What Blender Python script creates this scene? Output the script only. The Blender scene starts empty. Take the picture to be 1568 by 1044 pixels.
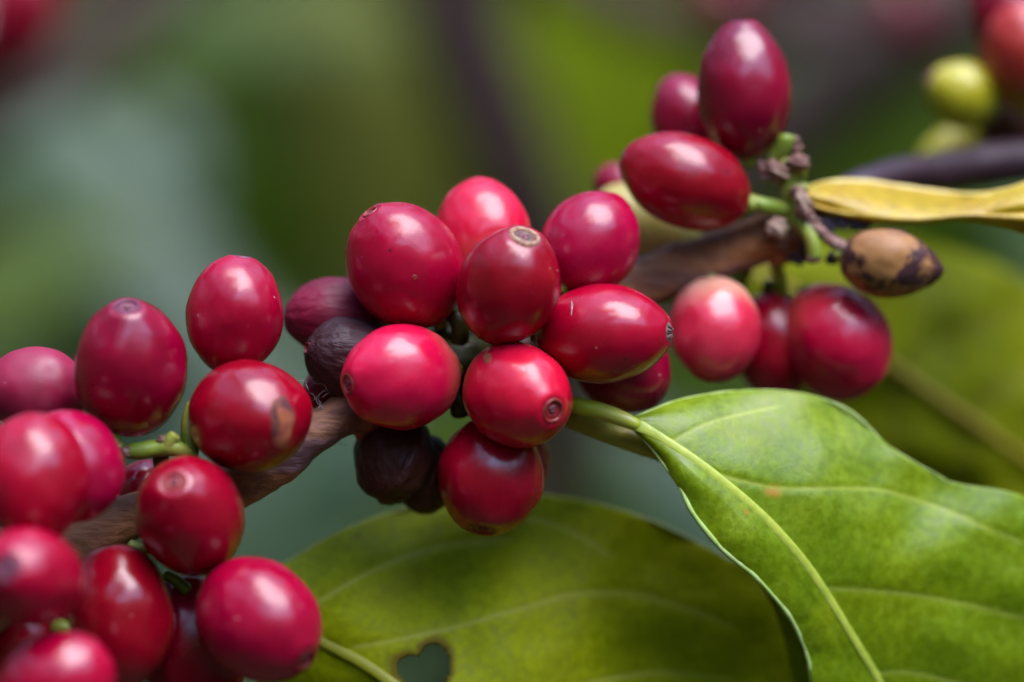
import bpy, bmesh, math, random
from mathutils import Vector, Matrix, noise

random.seed(11)
SC = bpy.context.scene
COL = SC.collection

# ---------------------------------------------------------------- camera, sky, sun, exposure
FOCAL, SENSOR, D0, H = 100.0, 36.0, 0.311, 1.40
S = SENSOR / FOCAL * D0 / 1568.0            # metres per photograph pixel on the plane of focus
cam_d = bpy.data.cameras.new('camera')
cam = bpy.data.objects.new('camera', cam_d)
COL.objects.link(cam)
cam.location = (0, -D0, H)
cam.rotation_euler = (math.radians(90), 0, 0)
cam_d.lens = FOCAL
cam_d.sensor_width = SENSOR
cam_d.clip_start = 0.01
cam_d.clip_end = 200
cam_d.dof.use_dof = True
cam_d.dof.focus_distance = D0 - 0.004
cam_d.dof.aperture_fstop = 5.9
SC.camera = cam

SUN_EL, SUN_AZ = 64.0, 150.0                # azimuth clockwise from +Y; 180 = behind the camera
W = bpy.data.worlds.new('World')
SC.world = W
W.use_nodes = True
wn = W.node_tree
bg = wn.nodes.get('Background') or wn.nodes.new('ShaderNodeBackground')
sky = wn.nodes.new('ShaderNodeTexSky')
sky.sky_type = 'NISHITA'
sky.sun_disc = False
sky.sun_elevation = math.radians(SUN_EL)
sky.sun_rotation = math.radians(SUN_AZ)
sky.dust_density = 0.25
sky.ozone_density = 1.2
wn.links.new(sky.outputs[0], bg.inputs[0])
bg.inputs[1].default_value = 0.15
out = wn.nodes.get('World Output') or wn.nodes.new('ShaderNodeOutputWorld')
wn.links.new(bg.outputs[0], out.inputs[0])

sun_d = bpy.data.lights.new('sun', 'SUN')
sun = bpy.data.objects.new('sun', sun_d)
COL.objects.link(sun)
sun_d.energy = 0.95
sun_d.angle = math.radians(48)
sun_d.color = (1.0, 0.96, 0.95)
sv = Vector((math.sin(math.radians(SUN_AZ)) * math.cos(math.radians(SUN_EL)),
             math.cos(math.radians(SUN_AZ)) * math.cos(math.radians(SUN_EL)),
             math.sin(math.radians(SUN_EL))))
sun.rotation_euler = sv.to_track_quat('Z', 'Y').to_euler()
sun.location = sv * 5

SC.view_settings.view_transform = 'Standard'
SC.view_settings.look = 'None'
SC.view_settings.gamma = 1
SC.view_settings.exposure = 2.65
SC.view_settings.use_curve_mapping = False
SC.cycles.use_denoising = True
SC.cycles.max_bounces = 8
SC.cycles.transmission_bounces = 4
SC.cycles.sample_clamp_indirect = 6

# ---------------------------------------------------------------- helpers
def P(x, y, d=0.0):
    """Point in space: x, y as seen from the camera's starting spot, d = distance behind the focus plane (photo pixels)."""
    Y = d * S
    k = (D0 + Y) / D0
    return Vector(((x - 784) * S * k, Y, (522 - y) * S * k + H))

def kd(d):
    return (D0 + d * S) / D0 * S            # metres per apparent pixel at depth d

def catmull(pts, n):
    """n samples through the tuples pts (uniform Catmull-Rom)."""
    dim = len(pts[0])
    m = len(pts)
    res = []
    for i in range(n):
        t = i / (n - 1) * (m - 1)
        k = min(int(t), m - 2)
        f = t - k
        p0, p1, p2, p3 = pts[max(k-1, 0)], pts[k], pts[k+1], pts[min(k+2, m-1)]
        res.append(tuple(0.5 * (2*p1[j] + (p2[j]-p0[j])*f + (2*p0[j]-5*p1[j]+4*p2[j]-p3[j])*f*f
                         + (3*p1[j]-p0[j]-3*p2[j]+p3[j])*f**3) for j in range(dim)))
    return res

def mesh_obj(name, verts, faces, mat, parent=None, smooth=True, loc=None, attrs=None):
    me = bpy.data.meshes.new(name)
    if loc is not None:
        verts = [Vector(v) - loc for v in verts]
    me.from_pydata([tuple(v) for v in verts], [], faces)
    if attrs:
        for k, vals in attrs.items():
            a = me.attributes.new(k, 'FLOAT', 'POINT')
            a.data.foreach_set('value', vals)
    me.update()
    if smooth:
        me.polygons.foreach_set('use_smooth', [True] * len(me.polygons))
    o = bpy.data.objects.new(name, me)
    COL.objects.link(o)
    if mat:
        me.materials.append(mat)
    if parent is not None:
        o.parent = parent
        if loc is not None:
            o.location = loc - parent.location
    elif loc is not None:
        o.location = loc
    return o

def tag(o, label=None, cat=None, group=None, kind=None):
    if label: o['label'] = label
    if cat: o['category'] = cat
    if group: o['group'] = group
    if kind: o['kind'] = kind
    return o

def empty(name, loc):
    o = bpy.data.objects.new(name, None)
    o.empty_display_size = 0.003
    o.location = loc
    COL.objects.link(o)
    return o

def part(name, verts, faces, mat, root, attrs=None, smooth=True):
    """child mesh given in world coordinates (roots carry no rotation)."""
    r = root
    off = Vector((0, 0, 0))
    while r is not None:
        off += Vector(r.location); r = r.parent
    vv = [Vector(v) - off for v in verts]
    o = mesh_obj(name, vv, faces, mat, None, smooth, None, attrs)
    o.parent = root
    return o

def tube(path, seg=20, n=60, rough=0.0, nscale=1.0, lobes=0, lobe_amp=0.0, twist=0.0, flat=1.0, cap=True, seed=0.0):
    """path: list of (x,y,d,r) with r in apparent pixels -> verts, faces in world space."""
    q = catmull(path, n)
    pts = [P(a[0], a[1], a[2]) for a in q]
    rad = [max(a[3], 0.05) * kd(a[2]) for a in q]
    if cap:
        for e_, m_ in ((0, .45), (1, .78), (2, .93)):
            if n > 8: rad[e_] *= m_; rad[-1 - e_] *= m_
    verts, faces = [], []
    up = Vector((0.13, -1, 0.21)).normalized()
    for i, p in enumerate(pts):
        tan = (pts[min(i+1, n-1)] - pts[max(i-1, 0)])
        if tan.length < 1e-9: tan = Vector((1, 0, 0))
        tan.normalize()
        u = (up - tan * up.dot(tan))
        if u.length < 1e-3:
            u = tan.orthogonal()
        u.normalize()
        up = u
        w = tan.cross(u).normalized()
        for j in range(seg):
            th = 2 * math.pi * j / seg
            rr = rad[i]
            if lobes:
                rr *= 1 + lobe_amp * math.cos(lobes * (th + twist * i / n))
            c = p + (u * math.cos(th) * flat + w * math.sin(th)) * rr
            if rough:
                nv = noise.noise(c * nscale + Vector((seed, seed*2, 3)))
                nv2 = noise.noise(c * nscale * 3.1 + Vector((seed, 1, 3)))
                c = p + (c - p) * (1 + rough * nv + rough * 0.45 * nv2)
            verts.append(c)
    for i in range(n - 1):
        for j in range(seg):
            a = i * seg + j; b = i * seg + (j + 1) % seg
            faces.append((a, b, b + seg, a + seg))
    if cap:
        verts.append(pts[0]); c0 = len(verts) - 1
        verts.append(pts[-1]); c1 = len(verts) - 1
        for j in range(seg):
            faces.append((c0, (j + 1) % seg, j))
            b = (n - 1) * seg
            faces.append((c1, b + j, b + (j + 1) % seg))
    return verts, faces

# ---------------------------------------------------------------- materials
def new_mat(name):
    m = bpy.data.materials.new(name)
    m.use_nodes = True
    nt = m.node_tree
    b = nt.nodes.get('Principled BSDF')
    return m, nt, b

class N:
    """tiny node builder"""
    def __init__(s, nt): s.nt = nt
    def add(s, t, **k):
        n = s.nt.nodes.new(t)
        for a, v in k.items(): setattr(n, a, v)
        return n
    def put(s, sock, v):
        if isinstance(v, bpy.types.NodeSocket): s.nt.links.new(v, sock)
        elif isinstance(v, (tuple, list)) and len(v) == 3 and sock.type == 'RGBA': sock.default_value = (*v, 1)
        else: sock.default_value = v
    def noise(s, vec, scale, detail=3, rough=0.55, dist=0.0):
        n = s.add('ShaderNodeTexNoise')
        s.put(n.inputs['Vector'], vec); n.inputs['Scale'].default_value = scale
        n.inputs['Detail'].default_value = detail; n.inputs['Roughness'].default_value = rough
        n.inputs['Distortion'].default_value = dist
        return n.outputs[0]
    def ramp(s, f, a, b, lo=0.0, hi=1.0, smooth=True):
        n = s.add('ShaderNodeMapRange')
        if smooth: n.interpolation_type = 'SMOOTHSTEP'
        s.put(n.inputs['Value'], f)
        n.inputs['From Min'].default_value = a; n.inputs['From Max'].default_value = b
        n.inputs['To Min'].default_value = lo; n.inputs['To Max'].default_value = hi
        return n.outputs[0]
    def mix(s, f, a, b, mode='MIX'):
        n = s.add('ShaderNodeMix', data_type='RGBA', blend_type=mode)
        s.put(n.inputs[0], f); s.put(n.inputs[6], a); s.put(n.inputs[7], b)
        return n.outputs[2]
    def math(s, op, a, b=0.0, clamp=False):
        n = s.add('ShaderNodeMath', operation=op); n.use_clamp = clamp
        s.put(n.inputs[0], a); s.put(n.inputs[1], b)
        return n.outputs[0]
    def coords(s, stretch=None):
        tc = s.add('ShaderNodeTexCoord'); oi = s.add('ShaderNodeObjectInfo')
        sc = s.add('ShaderNodeVectorMath', operation='SCALE'); sc.inputs[0].default_value = (7, 11, 13)
        s.nt.links.new(oi.outputs['Random'], sc.inputs['Scale'])
        ad = s.add('ShaderNodeVectorMath', operation='ADD')
        src = tc.outputs['Object']
        if stretch:
            mp = s.add('ShaderNodeMapping'); mp.inputs['Scale'].default_value = stretch
            s.nt.links.new(src, mp.inputs[0]); src = mp.outputs[0]
        s.nt.links.new(src, ad.inputs[0]); s.nt.links.new(sc.outputs[0], ad.inputs[1])
        return tc, ad.outputs[0], oi
    def attr(s, name):
        n = s.add('ShaderNodeAttribute'); n.attribute_name = name
        return n.outputs['Fac']
    def bump(s, h, strength, dist):
        n = s.add('ShaderNodeBump'); n.inputs['Strength'].default_value = strength
        n.inputs['Distance'].default_value = dist
        s.put(n.inputs['Height'], h)
        return n.outputs[0]

def cherry_mat(name, base, second, stem=None, stem_amt=0.0, stem_from=-0.15, rough=0.22, sss=0.35, specks=True, spec=0.55,
               bumpy=0.00004, patch=None, patch_thr=0.6, spotted=None, coat=0.0, wrinkle=0.0):
    """skin of a coffee cherry; attribute 'along' runs -1 (stem end) .. 1 (tip)."""
    m, nt, b = new_mat(name)
    n = N(nt)
    tc, v, oi = n.coords()
    big = n.noise(v, 95, 2, 0.5)
    col = n.mix(n.ramp(big, 0.36, 0.64), base, second)
    fine = n.noise(v, 900, 4, 0.6)
    hs = n.add('ShaderNodeHueSaturation')
    n.put(hs.inputs['Color'], col)
    n.put(hs.inputs['Value'], n.ramp(fine, 0.3, 0.7, 0.94, 1.06))
    n.put(hs.inputs['Hue'], n.ramp(oi.outputs['Random'], 0, 1, 0.495, 0.506, False))
    col = hs.outputs[0]
    al = n.attr('along')
    if stem:
        wob = n.math('ADD', al, n.ramp(big, 0, 1, -0.5, 0.5, False))
        col = n.mix(n.math('MULTIPLY', n.ramp(wob, stem_from, stem_from - 0.8), stem_amt), col, stem)
    if patch:
        pn = n.noise(v, 150, 4, 0.6, 0.3)
        col = n.mix(n.ramp(pn, patch_thr, patch_thr + 0.05), col, patch)
    if spotted:
        pn = n.noise(v, 230, 4, 0.6, 0.3)
        col = n.mix(n.ramp(pn, 0.47, 0.57), col, spotted)
        col = n.mix(n.ramp(al, 0.80, 0.98), col, spotted)
    if specks:
        vo = n.add('ShaderNodeTexVoronoi'); vo.inputs['Scale'].default_value = 620
        n.put(vo.inputs['Vector'], v)
        sep = n.add('ShaderNodeSeparateColor'); n.put(sep.inputs[0], vo.outputs['Color'])
        dot = n.math('MULTIPLY', n.ramp(vo.outputs['Distance'], 0.10, 0.03), n.ramp(sep.outputs[0], 0.66, 0.68))
        fade = n.ramp(n.noise(v, 160, 1), 0.42, 0.62)
        dot = n.math('MULTIPLY', dot, fade)
        col = n.mix(n.math('MULTIPLY', dot, 0.6), col, (0.85, 0.55, 0.48))
        vd = n.add('ShaderNodeTexVoronoi'); vd.inputs['Scale'].default_value = 330
        n.put(vd.inputs['Vector'], v)
        sp2 = n.add('ShaderNodeSeparateColor'); n.put(sp2.inputs[0], vd.outputs['Color'])
        dk = n.math('MULTIPLY', n.ramp(vd.outputs['Distance'], 0.10, 0.04), n.ramp(sp2.outputs[1], 0.90, 0.91))
        col = n.mix(n.math('MULTIPLY', dk, 0.8), col, (0.03, 0.006, 0.01))
    n.put(b.inputs['Base Color'], col)
    n.put(b.inputs['Roughness'], n.ramp(n.noise(v, 260, 4), 0.3, 0.7, rough * 0.8, rough * 1.35))
    b.inputs['Specular IOR Level'].default_value = spec
    if sss:
        b.inputs['Subsurface Weight'].default_value = sss
        b.inputs['Subsurface Radius'].default_value = (1.0, 0.10, 0.16)
        b.inputs['Subsurface Scale'].default_value = 0.003
    if coat:
        b.inputs['Coat Weight'].default_value = coat
        b.inputs['Coat Roughness'].default_value = 0.12
    h = n.math('ADD', n.noise(v, 420, 4, 0.6), n.math('MULTIPLY', fine, 0.4))
    if wrinkle:
        wv = n.add('ShaderNodeTexNoise'); wv.inputs['Scale'].default_value = 1
        mp = n.add('ShaderNodeMapping'); mp.inputs['Scale'].default_value = (1500, 1500, 170)
        n.put(mp.inputs[0], v); n.put(wv.inputs['Vector'], mp.outputs[0]); wv.inputs['Detail'].default_value = 4
        h = n.math('ADD', h, n.math('MULTIPLY', wv.outputs[0], 3.0))
    n.put(b.inputs['Normal'], n.bump(h, 1.0, wrinkle or bumpy))
    return m

def simple_mat(name, base, second, scale=600, rough=0.5, spec=0.4, sss=0.0, bump=0.00008, stretch=None, third=None):
    m, nt, b = new_mat(name)
    n = N(nt)
    tc, v, oi = n.coords(stretch)
    f = n.noise(v, scale, 5, 0.6)
    col = n.mix(n.ramp(f, 0.38, 0.62), base, second)
    if third:
        f2 = n.noise(v, scale * 0.37, 3, 0.5, 0.4)
        col = n.mix(n.ramp(f2, 0.5, 0.62), col, third)
    n.put(b.inputs['Base Color'], col)
    n.put(b.inputs['Roughness'], n.ramp(f, 0.2, 0.8, rough * 0.85, rough * 1.2))
    b.inputs['Specular IOR Level'].default_value = spec
    if sss:
        b.inputs['Subsurface Weight'].default_value = sss
        b.inputs['Subsurface Radius'].default_value = (0.7, 1.0, 0.2)
        b.inputs['Subsurface Scale'].default_value = 0.001
    n.put(b.inputs['Normal'], n.bump(n.noise(v, scale * 1.7, 5, 0.6), 1.0, bump))
    return m

def leaf_mat(name, base, second, vein, yellow=None, rust=None, rough=0.32, trans=0.3, tcol=None, spec=0.5, bump=0.00005,
             scale=120, dirt=0.0, yel_amt=0.8):
    """leaf blade; attributes: vein (0..1 near a side vein), spot (rust spot), edge."""
    m, nt, b = new_mat(name)
    n = N(nt)
    tc, v, oi = n.coords()
    big = n.noise(v, scale, 4, 0.6, 0.3)
    col = n.mix(n.ramp(big, 0.35, 0.65), base, second)
    net = n.add('ShaderNodeTexVoronoi'); net.feature = 'DISTANCE_TO_EDGE'; net.inputs['Scale'].default_value = scale * 6
    wv = n.add('ShaderNodeVectorMath', operation='ADD')
    n.put(wv.inputs[0], v)
    nz = n.add('ShaderNodeTexNoise'); nz.inputs['Scale'].default_value = scale * 5; n.put(nz.inputs['Vector'], v)
    ns = n.add('ShaderNodeVectorMath', operation='SCALE'); ns.inputs['Scale'].default_value = 0.1 / scale
    n.put(ns.inputs[0], nz.outputs['Color']); n.put(wv.inputs[1], ns.outputs[0])
    n.put(net.inputs['Vector'], wv.outputs[0])
    netf = n.ramp(net.outputs['Distance'], 0.10, 0.0)
    col = n.mix(n.math('MULTIPLY', netf, 0.09), col, vein)
    mott = n.noise(v, scale * 9, 4, 0.65)
    hs = n.add('ShaderNodeHueSaturation'); n.put(hs.inputs['Color'], col)
    n.put(hs.inputs['Value'], n.ramp(mott, 0.3, 0.7, 0.80, 1.2))
    col = hs.outputs[0]
    if yellow:
        yn = n.noise(v, scale * 0.55, 4, 0.65, 0.2)
        col = n.mix(n.math('MULTIPLY', n.ramp(yn, 0.52, 0.7), yel_amt), col, yellow)
    if rust:
        rn = n.noise(v, scale * 1.6, 4, 0.7)
        col = n.mix(n.math('MULTIPLY', n.ramp(rn, 0.70, 0.78), 0.35), col, rust)
        col = n.mix(n.attr('spot'), col, rust)
    vo = n.add('ShaderNodeTexVoronoi'); vo.inputs['Scale'].default_value = scale * 5
    n.put(vo.inputs['Vector'], v)
    sep = n.add('ShaderNodeSeparateColor'); n.put(sep.inputs[0], vo.outputs['Color'])
    if dirt:
        dot = n.math('MULTIPLY', n.ramp(vo.outputs['Distance'], 0.09, 0.03), n.ramp(sep.outputs[0], 0.62, 0.64))
        col = n.mix(n.math('MULTIPLY', dot, dirt), col, (0.05, 0.06, 0.01))
    va = n.attr('vein')
    col = n.mix(n.math('MULTIPLY', va, 0.75), col, vein)
    n.put(b.inputs['Base Color'], col)
    n.put(b.inputs['Roughness'], n.ramp(mott, 0.25, 0.75, rough * 0.8, rough * 1.4))
    b.inputs['Specular IOR Level'].default_value = spec
    hh = n.math('ADD', n.math('MULTIPLY', netf, -0.12), mott)
    hh = n.math('ADD', hh, n.math('MULTIPLY', n.noise(v, scale * 2.5, 3), 1.5))
    n.put(b.inputs['Normal'], n.bump(hh, 1.0, bump))
    if trans:
        tr = n.add('ShaderNodeBsdfTranslucent')
        tcm = n.mix(0.5, col, tcol or (base[0] * 1.6, base[1] * 1.5, base[2]))
        n.put(tr.inputs['Color'], tcm)
        ms = n.add('ShaderNodeMixShader'); ms.inputs[0].default_value = trans
        nt.links.new(b.outputs[0], ms.inputs[1]); nt.links.new(tr.outputs[0], ms.inputs[2])
        nt.links.new(ms.outputs[0], nt.nodes['Material Output'].inputs[0])
    return m

# skins (linear base colours)
CM = {
 'red':     cherry_mat('skin_red', (0.38, 0.0002, 0.030), (0.30, 0.0002, 0.021)),
 'bright':  cherry_mat('skin_bright_red', (0.60, 0.006, 0.055), (0.52, 0.003, 0.042), stem=(0.80, 0.18, 0.10), stem_amt=0.7),
 'crimson': cherry_mat('skin_crimson', (0.28, 0.0002, 0.020), (0.22, 0.0002, 0.015)),
 'dark':    cherry_mat('skin_dark_red', (0.24, 0.0003, 0.017), (0.17, 0.0003, 0.012)),
 'dusty':   cherry_mat('skin_dusty_purple', (0.24, 0.004, 0.035), (0.30, 0.008, 0.045), rough=0.45, sss=0.1),
 'plum':    cherry_mat('skin_shrivelled_plum', (0.20, 0.005, 0.026), (0.13, 0.005, 0.020), rough=0.5, sss=0.0, wrinkle=0.00006, specks=False, spec=0.35),
 'raisin':  cherry_mat('skin_dried_dark', (0.035, 0.008, 0.012), (0.062, 0.020, 0.018), rough=0.5, sss=0.0, wrinkle=0.00010, specks=True, spec=0.3),
 'black':   cherry_mat('skin_dried_black', (0.040, 0.009, 0.007), (0.060, 0.018, 0.010), rough=0.5, sss=0.0, wrinkle=0.00008, specks=False, spec=0.2),
 'pink':    cherry_mat('skin_half_ripe', (0.62, 0.045, 0.075), (0.54, 0.018, 0.045), stem=(0.66, 0.38, 0.24), stem_amt=0.75, stem_from=0.1),
 'brick':   cherry_mat('skin_brick', (0.40, 0.02, 0.014), (0.45, 0.035, 0.03), stem=(0.25, 0.2, 0.01), stem_amt=0.7, rough=0.4),
 'rose':    cherry_mat('skin_rose', (0.56, 0.006, 0.036), (0.46, 0.001, 0.024), stem=(0.74, 0.12, 0.08), stem_amt=0.5, stem_from=0.1),
 'yellow':  cherry_mat('skin_unripe_yellow', (0.46, 0.39, 0.015), (0.34, 0.32, 0.012), stem=(0.2, 0.22, 0.01), stem_amt=0.6, rough=0.3, spec=0.5),
 'cream':   cherry_mat('skin_unripe_cream', (0.62, 0.52, 0.24), (0.36, 0.30, 0.05), stem=(0.26, 0.22, 0.02), stem_amt=1.0, rough=0.35, spec=0.5),
 'brown':   cherry_mat('skin_dry_mottled', (0.34, 0.16, 0.05), (0.20, 0.08, 0.04), rough=0.45, sss=0.05, specks=False, spotted=(0.05, 0.018, 0.02), spec=0.35),
}
DM = {
 'red':   simple_mat('scar_red', (0.30, 0.010, 0.022), (0.20, 0.012, 0.016), 1400, 0.35, 0.5, 0.15),
 'ringed': simple_mat('scar_ringed', (0.34, 0.02, 0.03), (0.2, 0.03, 0.02), 1200, 0.35),
 'brown': simple_mat('scar_brown', (0.16, 0.08, 0.05), (0.08, 0.03, 0.03), 1500, 0.45),
 'crust': simple_mat('scar_crust', (0.09, 0.03, 0.03), (0.22, 0.12, 0.11), 2600, 0.6, 0.3, 0, 0.0002),
 'dark':  simple_mat('scar_dark', (0.14, 0.006, 0.012), (0.22, 0.015, 0.02), 1600, 0.4),
 'purple': simple_mat('scar_purple', (0.20, 0.05, 0.09), (0.12, 0.02, 0.04), 1500, 0.45),
 'pale':  simple_mat('scar_pale_rim', (0.42, 0.26, 0.15), (0.30, 0.12, 0.08), 2400, 0.5),
 'nub':   simple_mat('scar_nub', (0.22, 0.03, 0.05), (0.08, 0.015, 0.03), 1800, 0.25, 0.6),
 'patch': simple_mat('dry_patch', (0.36, 0.11, 0.05), (0.26, 0.06, 0.04), 900, 0.6, 0.1, 0, 0.0001, third=(0.09, 0.03, 0.03)),
 'web':   simple_mat('fibre_pale', (0.35, 0.28, 0.25), (0.22, 0.18, 0.16), 1500, 0.7),
}
GREEN_ST = simple_mat('stalk_green', (0.22, 0.30, 0.03), (0.16, 0.22, 0.02), 500, 0.4, 0.4, 0.1, third=(0.30, 0.30, 0.05))
DARK_ST = simple_mat('stalk_olive', (0.045, 0.05, 0.006), (0.035, 0.03, 0.006), 500, 0.45, 0.3)
BARK = simple_mat('bark_brown', (0.34, 0.145, 0.06), (0.17, 0.07, 0.04), 320, 0.6, 0.15, 0, 0.0007, (0.25, 1, 1), (0.18, 0.10, 0.11))
BARK_P = simple_mat('bark_purple', (0.035, 0.014, 0.018), (0.020, 0.008, 0.012), 200, 0.45, 0.3, 0, 0.00015, (0.3, 1, 1), (0.05, 0.028, 0.036))
BRACT = simple_mat('bract_dry', (0.26, 0.13, 0.10), (0.14, 0.06, 0.05), 900, 0.65, 0.3, 0, 0.0003, third=(0.34, 0.22, 0.16))
SOOT = simple_mat('bract_black', (0.02, 0.012, 0.02), (0.05, 0.035, 0.06), 1200, 0.5, 0.5, 0, 0.0003)

# ---------------------------------------------------------------- setting: ground, far foliage, added sky blockers (slope, canopy)
def sheet(name, z, r, mat):
    vs = [(-r, -r, z), (r, -r, z), (r, r, z), (-r, r, z)]
    return mesh_obj(name, vs, [(0, 1, 2, 3)], mat, smooth=False)
soil = simple_mat('soil', (0.05, 0.035, 0.022), (0.08, 0.055, 0.03), 6, 0.9, 0.2, 0, 0.02)
tag(sheet('ground', 0, 80, soil), kind='structure')

sky_block_mat = simple_mat('sky_block_green', (0.030, 0.050, 0.010), (0.045, 0.06, 0.015), 3, 0.8, 0.2, 0, 0.05)
hv, hf = [], []
for i in range(14):
    rr_ = 4.0 + i * 1.6
    for j in range(96):
        th = 2 * math.pi * j / 96
        zz_ = -0.05 + 0.62 * (rr_ - 4.0) * (1 + 0.2 * noise.noise(Vector((math.cos(th) * 2, math.sin(th) * 2, i * 0.3))))
        hv.append((math.cos(th) * rr_, math.sin(th) * rr_, zz_))
for i in range(13):
    for j in range(96):
        a = i * 96 + j; b = i * 96 + (j + 1) % 96
        hf.append((a, b, b + 96, a + 96))
tag(mesh_obj('sky_block_slope', hv, hf, sky_block_mat), kind='structure')  # added slope all round, hides sky between leaves and in reflections

def ico_leaf(verts, faces, c, e1, e2, nrm, L, Wd, curl):
    base = len(verts)
    prof = [0.0, 0.62, 1.0, 0.86, 0.45, 0.0]
    for i, w in enumerate(prof):
        t = i / (len(prof) - 1)
        p = c + e1 * (t - 0.5) * L - nrm * curl * L * (t - 0.4) ** 2
        for sgn in (-1, 0, 1):
            verts.append(p + e2 * sgn * w * Wd * 0.5 + nrm * (abs(sgn) * w * Wd * 0.10))
    for i in range(len(prof) - 1):
        for j in range(2):
            a = base + i * 3 + j
            faces.append((a, a + 1, a + 4, a + 3))

OPEN = [(Vector((.12, .02, 1)).normalized(), math.cos(math.radians(26))), (Vector((.28, -.38, .85)).normalized(), math.cos(math.radians(16))),
        (Vector((.50, -.62, .52)).normalized(), math.cos(math.radians(25))),
        (Vector((.15, -.90, .34)).normalized(), math.cos(math.radians(15)))]
def in_opening(c):
    v = (c - Vector((0, 0, H))).normalized()
    return any(v.dot(a) > k for a, k in OPEN)

def foliage(name, label, spots, mat, seed, Lr=(0.10, 0.19)):
    rnd = random.Random(seed)
    vs, fs = [], []
    for c in spots(rnd):
        e1 = Vector((rnd.uniform(-1, 1), rnd.uniform(-1, 1), rnd.uniform(-0.9, 0.35))).normalized()
        nn = Vector((rnd.uniform(-.7, .7), rnd.uniform(-.7, .7), 1)).normalized()
        e2 = nn.cross(e1).normalized()
        nn = e1.cross(e2).normalized()
        L = rnd.uniform(*Lr)
        ico_leaf(vs, fs, c, e1, e2, nn, L, L * rnd.uniform(0.36, 0.46), rnd.uniform(0.1, 0.6))
    o = mesh_obj(name, vs, fs, mat)
    return tag(o, label, None, None, 'stuff')

far_leaf = leaf_mat('foliage_far', (0.030, 0.050, 0.002), (0.022, 0.038, 0.002), (0.06, 0.08, 0.01), rough=0.6, spec=0.1, trans=0.2, scale=12, bump=0.001)
def ring(rnd):  # circles the camera too; the unseen part is added to block low sky
    for _ in range(17000):
        a = rnd.uniform(0, 2 * math.pi)
        r = rnd.uniform(1.45, 2.6)
        z = rnd.uniform(0.0, 1.4 + 0.85 * r)
        c = Vector((math.sin(a) * r, -D0 + math.cos(a) * r, z))
        if in_opening(c): continue  # gap cut in the ring to shape sky light and sheen
        yield c
foliage('foliage', 'dark green mass of blurred coffee leaves, carried on round the camera to block low sky', ring, far_leaf, 3)
def canopy(rnd):  # unseen leaves added above the branch to shape its light
    k = 0
    while k < 800:
        x, y = rnd.uniform(-1.3, 1.3), rnd.uniform(-1.3, 1.2)
        z = rnd.uniform(0.6, 0.9)
        # gap left in the added leaves to shape the sky light and highlights
        if in_opening(Vector((x, y, H + z))): continue
        k += 1
        yield Vector((x, y, H + z))
foliage('added_canopy', 'unseen coffee leaves added overhead to break up the sky reflections', canopy, far_leaf, 8, (0.12, 0.2))

# ---------------------------------------------------------------- blurred background: trunks, leaves
def stem_thing(name, label, cat, path, mat, group=None, **kw):
    path = [(p[0], p[1], p[2] * 1.3, p[3] * 1.15) for p in path]
    v, f = tube(path, **kw)
    root = P(*path[0][:3])
    o = empty('coffee_tree', root)
    part('trunk', v, f, mat, o)
    return tag(o, label, 'tree', group)

BG_BARK = simple_mat('bark_far', (0.036, 0.021, 0.019), (0.050, 0.030, 0.027), 40, 0.7, 0.1, 0, 0.001)
BG_BARK2 = simple_mat('bark_far_grey', (0.10, 0.070, 0.055), (0.075, 0.048, 0.038), 40, 0.7, 0.1, 0, 0.001)
BG_BARK3 = simple_mat('bark_far_red', (0.10, 0.04, 0.04), (0.06, 0.03, 0.03), 40, 0.7, 0.3, 0, 0.001)
stem_thing('coffee_trunk', 'dark blurred purple-brown stem leaning right behind the central cherries', 'trunk',
           [(600, -320, 6000, 62), (655, -80, 6000, 64), (710, 60, 6000, 64), (775, 230, 6000, 62), (840, 420, 6100, 58), (860, 620, 6200, 52), (800, 900, 6300, 54), (760, 1400, 6300, 60)], BG_BARK, n=50, rough=0.1, nscale=30)
stem_thing('coffee_trunk', 'thick grey-brown blurred stem slanting up to the top right corner', 'trunk',
           [(900, 620, 6600, 45), (1080, 330, 6400, 55), (1240, 170, 6200, 62), (1400, 60, 6000, 68), (1650, -80, 5900, 75), (2000, -300, 5800, 80)], BG_BARK2, n=40, rough=0.1, nscale=30)
stem_thing('coffee_trunk', 'reddish-brown blurred stem along the top edge above the uppermost cherry', 'trunk',
           [(800, -120, 7200, 40), (960, 0, 7000, 44), (1150, 20, 6900, 46), (1350, 10, 6800, 40), (1700, -60, 6700, 40)], BG_BARK3, n=40, rough=0.1, nscale=30)
stem_thing('coffee_trunk', 'blurred grey-brown stem below the dark red cherry in the top left corner', 'trunk',
           [(-300, 330, 5600, 40), (-60, 190, 5600, 45), (120, 90, 5600, 46), (260, -40, 5700, 44), (420, -300, 5800, 40)], BG_BARK2, n=40, rough=0.1, nscale=30)

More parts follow.
